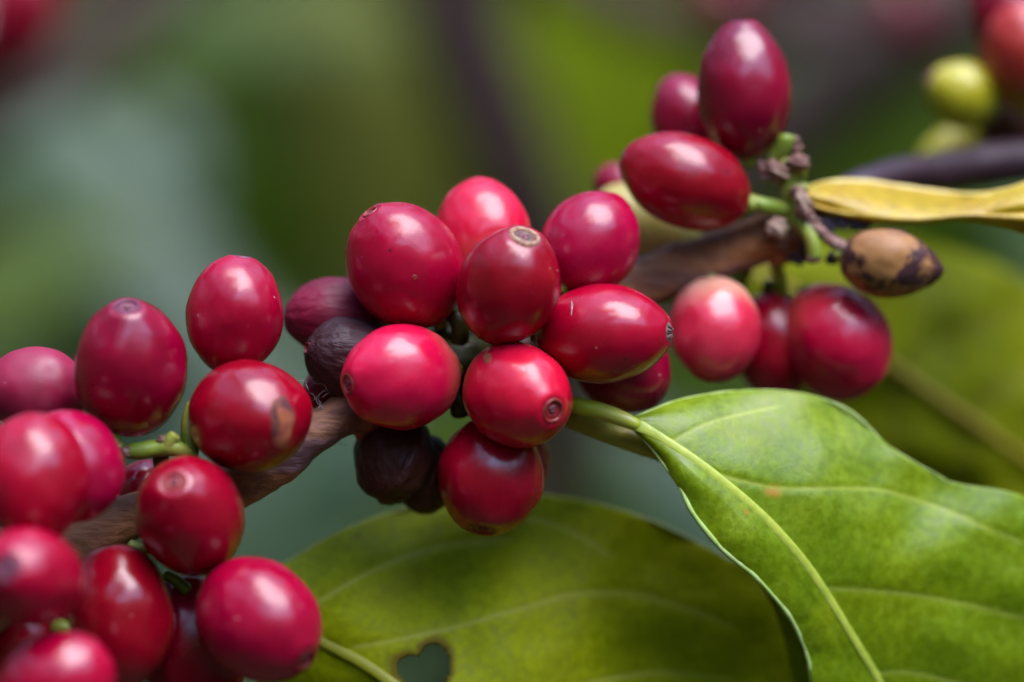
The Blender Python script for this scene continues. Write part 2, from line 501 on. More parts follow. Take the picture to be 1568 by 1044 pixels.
def far_leaf_thing(x, y, d, L, Wd, ang, tip_tow, face, mat, label, curl=0.25, fold=0.12, group='blurred leaves in the background'):
    """whole leaf: centre x,y at depth d; L, Wd apparent pixels; ang = direction to the tip (degrees, 0 right, 90 down);
    tip_tow = how far the tip leans to the camera; face = roll about the length: + shows more upward."""
    d *= 1.85
    k = kd(d)
    c = P(x, y, d)
    e1 = Vector((math.cos(math.radians(ang)), -tip_tow, -math.sin(math.radians(ang)))).normalized()
    nn = Vector((0, -1, face)); nn = (nn - e1 * nn.dot(e1)).normalized()
    e2 = nn.cross(e1).normalized()
    root = empty('coffee_leaf', c - e1 * L * k * 0.5)
    tag(root, label, 'leaf', group)
    nu, nv = 40, 17
    vs, fs, vein = [], [], []
    for i in range(nu):
        t = i / (nu - 1)
        w = (math.sin(math.pi * t ** 0.8)) ** 0.8 * (1 - 0.25 * t)
        for j in range(nv):
            s_ = j / (nv - 1) * 2 - 1
            wave = 0.02 * math.sin(t * 17 + (1 if s_ > 0 else 0)) * abs(s_) ** 2
            p = c + e1 * (t - 0.5) * L * k + e2 * s_ * w * Wd * 0.5 * k
            p += nn * (k * (fold * Wd * abs(s_) * w - curl * L * (t - 0.45) ** 2 + wave * Wd))
            vs.append(p)
            ph = (t * 8 - abs(s_) * 1.2) % 1.0
            vein.append(max(0, 1 - min(ph, 1 - ph) * 9) * 0.7)
    for i in range(nu - 1):
        for j in range(nv - 1):
            a = i * nv + j
            fs.append((a, a + 1, a + nv + 1, a + nv))
    o = part('blade', vs, fs, mat, root, {'vein': vein, 'spot': [0.0] * len(vs)})
    # midrib with petiole
    rib, seg = [], 8
    rv, rf = [], []
    m = 24
    for i in range(m):
        t = -0.12 + 1.08 * i / (m - 1)
        tt = max(t, 0)
        p = c + e1 * (t - 0.5) * L * k - nn * (k * curl * L * (tt - 0.45) ** 2)
        r = k * Wd * 0.022 * (1.15 - t)
        for j in range(seg):
            th = 2 * math.pi * j / seg
            rv.append(p + (e2 * math.cos(th) + nn * math.sin(th)) * r)
    for i in range(m - 1):
        for j in range(seg):
            a = i * seg + j; b = i * seg + (j + 1) % seg
            rf.append((a, b, b + seg, a + seg))
    part('midrib', rv, rf, FAR_RIB, root)
    return root

FAR_RIB = simple_mat('midrib_far', (0.16, 0.18, 0.03), (0.16, 0.18, 0.04), 60, 0.5, 0.4, 0, 0.0003)
LM = {
 'teal':  leaf_mat('leaf_sky_sheen', (0.062, 0.110, 0.055), (0.045, 0.090, 0.035), (0.10, 0.14, 0.08), rough=0.42, trans=0.1, scale=30, spec=0.6, bump=0.0004),  # sky reflected on glossy leaves is put into this base colour
 'sage':  leaf_mat('leaf_sage', (0.10, 0.145, 0.012), (0.075, 0.125, 0.010), (0.12, 0.15, 0.06), rough=0.45, trans=0.2, scale=30, spec=0.4, bump=0.0004),
 'olive': leaf_mat('leaf_olive', (0.19, 0.19, 0.014), (0.13, 0.14, 0.012), (0.15, 0.15, 0.05), rough=0.5, trans=0.2, scale=30, spec=0.3, bump=0.0004),
 'lime':  leaf_mat('leaf_lime', (0.25, 0.31, 0.0004), (0.21, 0.28, 0.0004), (0.16, 0.19, 0.01), rough=0.6, trans=0.4, tcol=(0.25, 0.33, 0.0), scale=30, spec=0.08, bump=0.0004),
 'deep':  leaf_mat('leaf_deep_green', (0.042, 0.078, 0.0002), (0.032, 0.064, 0.0002), (0.05, 0.07, 0.005), rough=0.6, trans=0.2, tcol=(0.05, 0.09, 0.0), scale=30, spec=0.06, bump=0.0004),
 'mid':   leaf_mat('leaf_yellow_green_soft', (0.21, 0.225, 0.0005), (0.15, 0.175, 0.0005), (0.17, 0.16, 0.01), rough=0.6, trans=0.4, tcol=(0.25, 0.27, 0.0), scale=60, spec=0.1, bump=0.0002),
}
BGL = [
 (150, 350, 6000, 420, 200, 80, 0.1, 0.7, 'sage', 'blurred mid-green leaf under the far-left blue-green one'),
 (270, 240, 5000, 220, 110, 60, 0.1, 1.6, 'teal', 'small pale blue-green blurred leaf left of the dark gap at upper left'),
 # x, y, d, L, W, ang, tow, face, mat, label
 (110, 230, 5200, 420, 200, 20, 0.1, 1.3, 'teal', 'blurred blue-green leaf at the far left, sloping down towards the middle'),
 (40, 430, 4600, 460, 210, -30, 0.0, 0.9, 'sage', 'blurred pale green leaf at the left edge above the left cherries'),
 (270, 470, 5600, 560, 230, 50, 0.2, 1.2, 'teal', 'blurred blue-green leaf rising behind the two upper cherries of the left cluster'),
 (410, 800, 5200, 640, 330, 100, 0.2, 1.6, 'teal', 'pale blue-grey blurred leaf below the branch, right of the left cherries'),
 (330, 70, 6200, 560, 200, -8, 0.1, 1.2, 'sage', 'blurred grey-green leaf at the top left beside the stem'),
 (530, 10, 5800, 420, 170, 10, 0.1, 1.4, 'olive', 'blurred pale olive leaf at the top edge left of the dark stem'),
 (590, 220, 6400, 620, 300, 80, 0.0, 0.9, 'olive', 'blurred brownish olive leaf just left of the dark stem'),
 (300, 190, 7400, 700, 330, 40, 0.1, 0.3, 'deep', 'blurred dark green leaf between the two grey-green leaves at upper left'),
 (480, 380, 7200, 640, 300, 70, 0.0, 0.2, 'deep', 'blurred dark green leaf above the left dried cherries'),
 (930, 130, 5600, 620, 330, 95, 0.15, 0.7, 'lime', 'bright yellow-green blurred leaf right of the dark stem'),
 (890, 250, 7000, 620, 330, 120, 0.1, 0.4, 'deep', 'blurred green leaf under the bright yellow-green one, above the central cherries'),
 (1340, 240, 5400, 560, 230, 150, 0.0, 0.3, 'deep', 'blurred dark green leaf between the green fruit stalks and the yellow unripe cherries'),
 (940, 760, 5600, 760, 380, 20, 0.1, 0.7, 'deep', 'blurred dark green leaf below the central cherries, behind the two big leaves'),
 (1080, 800, 5000, 460, 200, 50, 0.1, 1.3, 'teal', 'small blurred teal leaf seen between the two big sharp leaves'),
 (1120, 560, 5200, 520, 250, 10, 0.0, 0.7, 'deep', 'blurred green leaf behind the half-ripe pink cherry'),
 (130, 900, 6500, 760, 420, 75, 0.0, 0.8, 'teal', 'blurred grey-green leaf glimpsed through gaps of the left cluster'),
 (1480, 470, 6000, 600, 320, 30, 0.0, 0.2, 'deep', 'very dark green blurred leaf right of the mottled dry cherry'),
 (1180, 330, 7200, 560, 280, 70, 0.0, 0.4, 'deep', 'blurred dark leaf behind the green fruit stalks'),
 (700, 640, 6600, 620, 320, 15, 0.1, 0.6, 'teal', 'blurred dull leaf behind the blackened cherry'),
]
for (x, y, d, L, Wd, ang, tow, face, mk, lab) in BGL:
    far_leaf_thing(x, y, d, L, Wd, ang, tow, face, LM[mk], lab)

# ---------------------------------------------------------------- sharp leaves
def seg_dist(px, py, poly):
    best = 1e9; tt = 0
    for (x0, y0), (x1, y1) in zip(poly[:-1], poly[1:]):
        dx, dy = x1 - x0, y1 - y0
        t = max(0, min(1, ((px - x0) * dx + (py - y0) * dy) / (dx * dx + dy * dy + 1e-9)))
        q = math.hypot(px - x0 - t * dx, py - y0 - t * dy)
        if q < best: best = q; tt = t
    return best

def blade(name, root, mid, up, low, veins, mat, nu=170, nv=60, bulge=(12, 12), wave=4, spots=(), hole=None, vein_w=4.0, vein_d=3.0, thick=4.0, ruff=6.0):
    """blade between three matching curves (x,y,d); veins: polylines in photo pixels, raised/sunk in the mesh."""
    M_, U_, L_ = catmull(mid, nu), catmull(up, nu), catmull(low, nu)
    vp = [[(a[0], a[1]) for a in catmull([tuple(q) for q in v], 14)] for v in veins]
    bb = [(min(a[0] for a in v) - 30, max(a[0] for a in v) + 30, min(a[1] for a in v) - 30, max(a[1] for a in v) + 30) for v in vp]
    vs, fs, va, sp, ed, px = [], [], [], [], [], []
    for i in range(nu):
        for j in range(-nv, nv + 1):
            s_ = j / nv
            e = U_[i] if s_ > 0 else L_[i]
            a = abs(s_)
            x = M_[i][0] + (e[0] - M_[i][0]) * a
            y = M_[i][1] + (e[1] - M_[i][1]) * a
            d = M_[i][2] + (e[2] - M_[i][2]) * a - bulge[0 if s_ > 0 else 1] * math.sin(math.pi * a)
            d += wave * noise.noise(Vector((x / 90, y / 90, 3.3))) * 2 * min(1, a * 3)
            d += ruff * a ** 4 * noise.noise(Vector((x / 45, y / 45, 9.3)))
            vd = 0.0
            for v, b_ in zip(vp, bb):
                if b_[0] < x < b_[1] and b_[2] < y < b_[3]:
                    q = seg_dist(x, y, v)
                    vd = max(vd, math.exp(-(q / vein_w) ** 2))
                    d += vein_d * math.exp(-(q / (vein_w * 2.4)) ** 2)
            ss = 0.0
            for (sx, sy, sr) in spots:
                q = math.hypot(x - sx, (y - sy) * 1.3) / sr + 0.35 * noise.noise(Vector((x / 8, y / 8, 1)))
                ss = max(ss, max(0, min(1, 1.6 - 1.6 * q)))
            if hole:
                q = hole(x, y)
                if q < 1.35: ss = max(ss, 0.8 if q < 1.2 else 0.3)
            vs.append(P(x, y, d)); va.append(vd); sp.append(ss); px.append((x, y))
    W2 = 2 * nv + 1
    for i in range(nu - 1):
        for j in range(2 * nv):
            a = i * W2 + j
            q = (a, a + 1, a + W2 + 1, a + W2)
            if hole:
                cx = sum(px[t][0] for t in q) / 4; cy = sum(px[t][1] for t in q) / 4
                if hole(cx, cy) < 1.0: continue
            fs.append(q)
    o = part(name, vs, fs, mat, root, {'vein': va, 'spot': sp})
    so = o.modifiers.new('thickness', 'SOLIDIFY')
    so.thickness = thick * S
    so.offset = 0
    return o

bright = leaf_mat('leaf_bright_green', (0.20, 0.275, 0.002), (0.15, 0.235, 0.002), (0.42, 0.47, 0.07), yellow=(0.33, 0.35, 0.01), rust=(0.42, 0.22, 0.02),
                  rough=0.33, trans=0.25, tcol=(0.35, 0.5, 0.03), dirt=0.8, scale=110, bump=0.00005, yel_amt=0.5, spec=0.35)
shade = leaf_mat('leaf_olive_green', (0.36, 0.39, 0.0005), (0.29, 0.33, 0.0005), (0.50, 0.48, 0.08), yellow=(0.20, 0.20, 0.005), rust=(0.14, 0.07, 0.01),
                 rough=0.5, trans=0.5, tcol=(0.5, 0.52, 0.0), dirt=0.6, scale=110, spec=0.12, bump=0.00006, yel_amt=0.5)
yellow_leaf = leaf_mat('leaf_yellowed', (0.50, 0.32, 0.003), (0.42, 0.24, 0.003), (0.62, 0.58, 0.22), yellow=(0.40, 0.29, 0.004), rust=(0.5, 0.3, 0.02),
                       rough=0.33, trans=0.2, tcol=(0.6, 0.5, 0.02), scale=110, spec=0.5, bump=0.00006)
RIB = simple_mat('midrib_pale', (0.42, 0.48, 0.06), (0.33, 0.40, 0.04), 500, 0.4, 0.4, 0.1, 0.00004)
RIB_D = simple_mat('midrib_olive', (0.22, 0.22, 0.01), (0.19, 0.19, 0.01), 500, 0.45, 0.35, 0.0, 0.00004)
RIB_O = simple_mat('midrib_orange', (0.26, 0.18, 0.005), (0.21, 0.15, 0.005), 300, 0.5, 0.3, 0.0, 0.0001)
MARGIN = simple_mat('leaf_margin_pale', (0.42, 0.52, 0.18), (0.30, 0.42, 0.09), 500, 0.45, 0.2, 0.0, 0.00008)
PET = simple_mat('petiole_green', (0.48, 0.52, 0.03), (0.38, 0.44, 0.02), 400, 0.35, 0.45, 0.1, 0.00005, third=(0.40, 0.40, 0.06))
PET_Y = simple_mat('petiole_yellow', (0.36, 0.31, 0.04), (0.28, 0.25, 0.03), 400, 0.4, 0.4, 0.1, 0.00005)

def curve_part(name, path, mat, root, **kw):
    v, f = tube(path, **kw)
    return part(name, v, f, mat, root)

# --- bright green leaf, right foreground
r = empty('coffee_leaf', P(885, 622, 10))
tag(r, 'bright green leaf with a pale midrib, in the right foreground', 'leaf', 'large leaves on the branch')
b_mid = [(962,646,0),(1005,666,-8),(1060,702,-14),(1120,748,-12),(1180,802,0),(1235,865,20),(1278,930,44),(1318,995,70),(1350,1050,95),(1385,1130,130),(1412,1220,170),(1430,1300,210)]
b_up = [(966,641,0),(1040,614,50),(1130,600,85),(1220,602,100),(1300,628,110),(1362,684,110),(1450,735,120),(1568,760,140),(1680,830,170),(1740,950,200),(1680,1150,220),(1432,1302,210)]
b_low = [(964,650,2),(1003,694,-4),(1040,746,-18),(1060,786,-26),(1102,838,-22),(1158,886,-6),(1205,940,20),(1232,995,44),(1243,1050,60),(1244,1130,100),(1300,1225,150),(1428,1302,210)]
blade('blade', r, b_mid, b_up, b_low,
      [[(1030,676),(1080,650),(1140,634),(1190,624)],
       [(1090,725),(1160,742),(1200,748),(1280,748),(1345,750),(1400,765),(1470,790),(1560,830)],
       [(1262,900),(1300,902),(1380,908),(1440,918),(1500,930),(1568,945),(1640,950)],
       [(1340,1030),(1400,1030),(1480,1050)],
       ],
      bright, bulge=(16, 8), wave=7, spots=[(1184, 752, 17), (1141, 784, 6), (1262, 908, 5)], vein_w=2.6, vein_d=1.6)
curve_part('midrib', [(950,640,-4,10),(975,650,-6,10)] + [(m[0], m[1], m[2]-3, w) for m, w in zip(b_mid[1:], (7.5,7.5,7,7,7,6.5,6,6,5,4,2))], RIB, r, n=90, seg=18, flat=0.28, rough=0.10, nscale=300)
curve_part('margin', [(p[0]+1, p[1], p[2]-2, w) for p, w in zip(b_low, (1.5,2.5,3,3.8,4.2,4,3.6,3.5,3.5,3,2,1))], MARGIN, r, n=110, seg=12, rough=0.35, nscale=500)
curve_part('margin', [(p[0], p[1], p[2], w) for p, w in zip(b_up[:7], (1.5,3,3,2,2,1.5,1))], MARGIN, r, n=60, seg=10, rough=0.25, nscale=500)
curve_part('petiole', [(860,612,40,13),(890,622,16,13),(925,631,4,13),(955,642,-3,12),(980,653,-4,9)], PET, r, n=40, seg=16)

# --- dark olive leaf at the bottom, with the heart-shaped hole
def heart(x, y):
    a, b_ = (x - 656) / 46.0, (y - 1030) / 42.0
    ca, sa = math.cos(0.5), math.sin(0.5)
    u, v = a * ca - b_ * sa, -(a * sa + b_ * ca)
    v += 0.1
    q = (u*u + v*v - 0.62)
    val = q**3 - u*u * v**3
    rr = math.hypot(u, v) + 1e-6
    # scale at which the heart boundary is met along this ray
    lo, hi = 0.05, 3.0
    for _ in range(16):
        md = (lo + hi) / 2
        uu, vv = u / rr * md, v / rr * md
        if (uu*uu + vv*vv - 0.62)**3 - uu*uu*vv**3 < 0: lo = md
        else: hi = md
    return rr / lo
r = empty('coffee_leaf', P(430, 960, 150))
tag(r, 'dark olive leaf with a heart-shaped hole, below the central cherries', 'leaf', 'large leaves on the branch')
d_mid = [(400,935,120),(450,958,90),(505,988,70),(560,1018,50),(620,1060,30),(700,1110,20),(800,1170,30),(900,1220,70),(1020,1270,230),(1140,1290,260),(1250,1290,290),(1330,1280,310)]
d_up = [(404,925,130),(420,880,135),(443,860,140),(520,815,175),(600,785,205),(700,765,220),(800,757,225),(900,769,230),(1000,799,215),(1105,852,230),(1190,910,245),(1332,1278,310)]
d_low = [(398,940,130),(395,1010,140),(410,1090,150),(440,1160,160),(500,1230,170),(580,1300,190),(680,1370,210),(800,1420,230),(940,1440,250),(1090,1430,270),(1230,1380,290),(1328,1285,310)]
blade('blade', r, d_mid, d_up, d_low,
      [[(440,955),(500,915),(560,880),(600,862),(650,843),(700,832),(780,826)],
       [(545,990),(600,982),(700,960),(800,932),(880,910),(960,909),(1050,930),(1120,960)],
       [(700,1105),(850,1060),(1000,1030),(1120,1040)],
       [(700,800),(780,790),(870,812),(930,850)]],
      shade, bulge=(20, 10), wave=9, spots=[(548, 820, 6), (640, 990, 5)], hole=heart, vein_w=3.8, vein_d=2.5, nu=240, nv=90)
curve_part('midrib', [(380,925,130,9),(400,935,128,9)] + [(m[0], m[1], m[2]-3, w) for m, w in zip(d_mid[1:], (9,9,9,9,8,8,7,6,5,4,2))], RIB_D, r, n=80, seg=12, flat=0.4)
curve_part('margin', [(p[0], p[1], p[2], 2.6) for p in d_up[1:11]], MARGIN if False else RIB_D, r, n=90, seg=8, rough=0.25, nscale=500)

# --- yellow petiole running behind the bright leaf, belongs to a leaf of its own lower down
r = empty('coffee_leaf', P(880, 645, 60))
tag(r, 'leaf on a thick yellow stalk, tucked behind the bright green leaf', 'leaf', 'large leaves on the branch')
curve_part('petiole', [(850,630,70,16),(885,643,60,17),(930,660,50,18),(980,678,50,18),(1030,700,60,17),(1080,760,90,14),(1130,840,130,10)], PET_Y, r, n=50, seg=16)
e_mid = [(1110,800,110),(1160,880,130),(1210,960,150),(1250,1050,170),(1280,1150,190),(1300,1250,210)]
e_up = [(1112,798,110),(1240,870,160),(1300,960,180),(1340,1050,200),(1340,1160,220),(1302,1252,210)]
e_low = [(1108,802,110),(1165,892,128),(1198,965,140),(1215,1050,150),(1235,1150,180),(1298,1252,210)]
blade('blade', r, e_mid, e_up, e_low, [], shade, nu=60, nv=20)

PALE_Y = simple_mat('rib_and_rim_light_yellow', (0.70, 0.55, 0.16), (0.60, 0.42, 0.08), 500, 0.3, 0.6, 0.0, 0.00006)
# --- yellowed leaf, upper right, seen edge-on
r = empty('coffee_leaf', P(1225, 300, 200))
tag(r, 'yellowed leaf folded edge-on, reaching the right edge of the photo', 'leaf', 'large leaves on the branch')
y_mid = [(1222,300,190),(1265,318,165),(1330,331,140),(1400,336,130),(1470,330,130),(1530,328,130),(1590,325,130),(1680,330,130),(1800,345,140)]
y_up = [(1223,292,195),(1262,281,225),(1320,279,240),(1400,290,245),(1470,298,235),(1520,294,190),(1575,278,175),(1680,230,180),(1801,343,140)]
y_low = [(1224,304,195),(1262,325,205),(1330,340,210),(1400,341,205),(1465,336,195),(1520,343,175),(1575,358,160),(1680,410,160),(1801,347,140)]
blade('blade', r, y_mid, y_up, y_low, [], yellow_leaf, bulge=(22, 22), wave=4, nu=120, nv=24, thick=5)
curve_part('margin', [(p[0], p[1]+1, p[2]-2, w) for p, w in zip(y_up, (2,5,6,6,5,4,3,2,1))], PALE_Y, r, n=60, seg=10, rough=0.2, nscale=400)  # pale strip on the top edge: rim light put into its colour
curve_part('midrib', [(1470,299,206,3),(1520,303,170,5),(1570,312,130,6),(1640,322,120,6),(1780,342,130,3)], PALE_Y, r, n=40, seg=10)
curve_part('petiole', [(1200,300,215,9),(1222,298,200,12),(1262,303,190,16)], PET_Y, r, n=20, seg=14)

# --- out-of-focus leaf at right, behind the cherries
r = empty('coffee_leaf', P(1180, 400, 900))
tag(r, 'soft yellow-green leaf with an orange-brown midrib, behind the hanging right cherries', 'leaf', 'large leaves on the branch')
f_mid = [(1130,400,900),(1200,440,860),(1290,500,830),(1380,570,820),(1480,640,820),(1580,710,840),(1700,800,880),(1850,900,950)]
f_up = [(1132,396,900),(1250,370,950),(1370,365,980),(1480,390,1000),(1590,440,1000),(1700,530,1000),(1800,680,990),(1852,898,950)]
f_low = [(1128,404,900),(1150,540,900),(1200,660,890),(1290,760,880),(1400,850,890),(1530,930,900),(1690,970,920),(1848,902,950)]
blade('blade', r, f_mid, f_up, f_low,
      [[(1290,500),(1350,450),(1440,430)], [(1380,570),(1460,510),(1560,480)], [(1480,640),(1560,580),(1660,560)],
       [(1290,500),(1270,580),(1300,650)], [(1380,570),(1370,660),(1420,740)], [(1480,640),(1480,730),(1530,800)]],
      LM['mid'], bulge=(20, 20), wave=20, nu=80, nv=30, vein_w=8, vein_d=6)
curve_part('midrib', [(m[0], m[1], m[2]-5, w) for m, w in zip(f_mid, (9,9,9,8,8,7,6,4))], RIB_O, r, n=50, seg=12)

# ---------------------------------------------------------------- the branch
r = empty('coffee_branch', P(515, 645, 50))
tag(r, 'brown woody branch crossing the photo from lower left to upper right', 'branch')
main = [(-140,1010,-330,40),(-40,945,-270,38),(60,885,-110,37),(130,835,-55,37),(190,795,-30,36),(270,770,-10,36),(360,742,-10,37),(425,705,-5,34),
        (480,663,-10,32),(530,636,10,36),(570,620,30,40),(640,590,70,36),(720,560,100,34),(800,525,120,34),(880,480,150,34),(960,442,190,36),
        (1030,415,210,38),(1100,390,220,38),(1160,368,220,40),(1205,352,230,42),(1245,330,260,32),(1300,295,340,26),(1370,270,420,27),(1450,262,500,31),(1530,250,560,34),(1640,240,620,34),(1760,225,700,34)]
v, f = tube(main[:21], seg=40, n=420, rough=0.13, nscale=260, lobes=2, lobe_amp=0.08, twist=14, seed=2)
part('older_wood', v, f, BARK, r)
v, f = tube(main[19:], seg=28, n=160, rough=0.08, nscale=200, seed=4)
part('young_wood', v, f, BARK_P, r)
# knuckle where the leaf pair leaves the branch
def lump(name, x, y, d, rx, ry, mat, root, rough=0.35, ns=350, rot=0.0, seed=0.0, seg=26):
    vs, fs = [], []
    k = kd(d); c = P(x, y, d)
    nu = seg
    for i in range(nu + 1):
        ph = math.pi * i / nu
        for j in range(seg):
            th = 2 * math.pi * j / seg
            u = Vector((math.cos(th) * math.sin(ph), math.sin(th) * math.sin(ph), math.cos(ph)))
            q = 1 + rough * noise.noise(u * 1.7 + Vector((seed, x, y))) + rough * 0.6 * noise.noise(u * 4.1 + Vector((seed, y, x)))
            lx, ly, lz = u.x * rx * q, u.y * min(rx, ry) * q, u.z * ry * q
            vs.append(c + Vector((lx * math.cos(rot) - lz * math.sin(rot), ly, lx * math.sin(rot) + lz * math.cos(rot))) * k)
    for i in range(nu):
        for j in range(seg):
            a = i * seg + j; b = i * seg + (j + 1) % seg
            fs.append((a, a + seg, b + seg, b))
    return part(name, vs, fs, mat, root)
lump('knuckle', 1195, 362, 215, 44, 40, BARK, r, 0.3, seed=1)
lump('knuckle', 1222, 372, 205, 24, 30, SOOT, r, 0.5, seed=2)
lump('knuckle', 560, 628, 30, 44, 38, BARK, r, 0.35, seed=5)
lump('knuckle', 700, 560, 60, 60, 55, DARK_ST, r, 0.35, seed=6)
lump('knuckle', 300, 790, -90, 46, 40, DARK_ST, r, 0.35, seed=7)
# fruit stalks, bracts and stubs of the upper right node
NODE = [
 ('stalk', [(1200,360,190,13),(1206,325,180,13),(1208,290,170,14),(1203,262,165,14),(1198,240,165,12)], GREEN_ST),
 ('stalk', [(1180,250,170,10),(1195,232,160,13),(1203,215,155,14),(1205,206,155,11)], GREEN_ST),
 ('stalk', [(1205,325,170,12),(1185,318,160,13),(1165,314,150,13),(1140,305,150,12)], GREEN_ST),
 ('stalk', [(1215,330,160,12),(1232,345,150,12),(1243,368,145,12),(1247,390,145,12),(1248,396,145,10)], GREEN_ST),
 ('stalk', [(1225,335,150,10),(1250,350,145,9),(1275,370,140,10),(1300,382,135,11)], BRACT),
 ('stalk', [(1180,370,230,10),(1190,410,240,11),(1200,450,260,10),(1225,465,260,10)], GREEN_ST),
 ('stalk', [(1150,380,240,10),(1140,420,270,10),(1125,450,290,10)], GREEN_ST),
 ('stalk', [(1178,430,250,9),(1170,460,270,9)], DARK_ST),
]
for nm, pth, mt in NODE:
    curve_part(nm, pth, mt, r, n=30, seg=16, rough=0.12, nscale=500)
for (x, y, d, rx, ry, mt, ro, rt, sd) in [
    (1184, 262, 150, 24, 15, BRACT, 0.6, -0.3, 1), (1222, 250, 150, 15, 13, BRACT, 0.6, -0.5, 2), (1216, 222, 160, 10, 16, BRACT, 0.6, 0.4, 3),
    (1228, 312, 140, 13, 26, BRACT, 0.6, 0.3, 4), (1190, 350, 150, 16, 15, BRACT, 0.35, 0, 5), (1246, 396, 142, 11, 7, BRACT, 0.4, 0, 6),
    (1215, 290, 165, 20, 12, GREEN_ST, 0.5, 0.2, 7), (1225, 258, 158, 12, 14, GREEN_ST, 0.5, 0.2, 12), (1240, 340, 150, 14, 12, BRACT, 0.5, 0.2, 8)]:
    lump('bract', x, y, d, rx, ry, mt, r, ro, rot=rt, seed=sd)
for (x, y, rx, ry, sd) in [(1262, 344, 17, 10, 1), (1292, 341, 20, 9, 2), (1315, 346, 14, 8, 3), (1274, 396, 11, 9, 4)]:
    lump('bract', x, y, 165, rx, ry, SOOT, r, 0.7, seed=sd)
# green stalks of the left node
LEFTN = [
 ([(185,690,-130,12),(215,690,-130,13),(245,685,-125,13),(275,688,-125,12),(300,705,-110,12)], GREEN_ST),
 ([(255,690,-125,12),(262,675,-128,12),(270,665,-130,9)], GREEN_ST),
 ([(245,690,-110,13),(250,730,-90,12),(270,770,-80,12)], DARK_ST),
 ([(292,700,-95,14),(290,670,-90,13),(289,640,-85,12),(300,615,-80,12)], GREEN_ST),
 ([(185,690,-135,10),(170,668,-130,12)], GREEN_ST),
 ([(250,880,-110,9),(268,888,-112,9),(290,905,-115,9)], GREEN_ST),
 ([(195,835,-100,12),(215,842,-100,10),(230,838,-100,8)], GREEN_ST),
 ([(80,955,-190,12),(100,962,-190,12),(120,970,-190,10)], GREEN_ST),
]
for pth, mt in LEFTN:
    curve_part('stalk', pth, mt, r, n=24, seg=14, rough=0.15, nscale=450)
lump('bract', 250, 676, -130, 11, 8, BRACT, r, 0.5, seed=3)
lump('bract', 194, 690, -138, 8, 9, BRACT, r, 0.4, seed=9)
# central node
for pth in [[(690,560,50,16),(700,530,30,16),(705,500,20,15),(690,480,20,12)], [(760,560,50,14),(765,535,30,15),(790,520,20,15)],
            [(840,520,60,14),(850,500,40,14),(850,480,30,12)], [(700,590,50,16),(702,610,30,16),(706,640,30,15)], [(800,560,60,16),(830,590,60,15),(870,618,40,14)]]:
    curve_part('stalk', pth, DARK_ST, r, n=20, seg=14, rough=0.15, nscale=450)
# loose fibres by the left knuckle
rf = random.Random(5)
fv, ff = [], []
for i in range(15):
    x, y = rf.choice([(486, 600), (500, 625), (470, 590), (530, 600), (528, 680), (512, 640)])
    x += rf.uniform(-14, 14); y += rf.uniform(-10, 10)
    a = rf.uniform(0, 6.28)
    pth = [(x, y, -22, 0.5)]
    for q in range(4):
        a += rf.uniform(-1, 1)
        pth.append((pth[-1][0] + math.cos(a) * 7, pth[-1][1] + math.sin(a) * 7, -22 + rf.uniform(-8, 8), 0.45))
    v, f = tube(pth, seg=5, n=12)
    o_ = len(fv); fv += v; ff += [tuple(t + o_ for t in g) for g in f]
o = part('fibre', fv, ff, DM['web'], r)
o['kind'] = 'stuff'

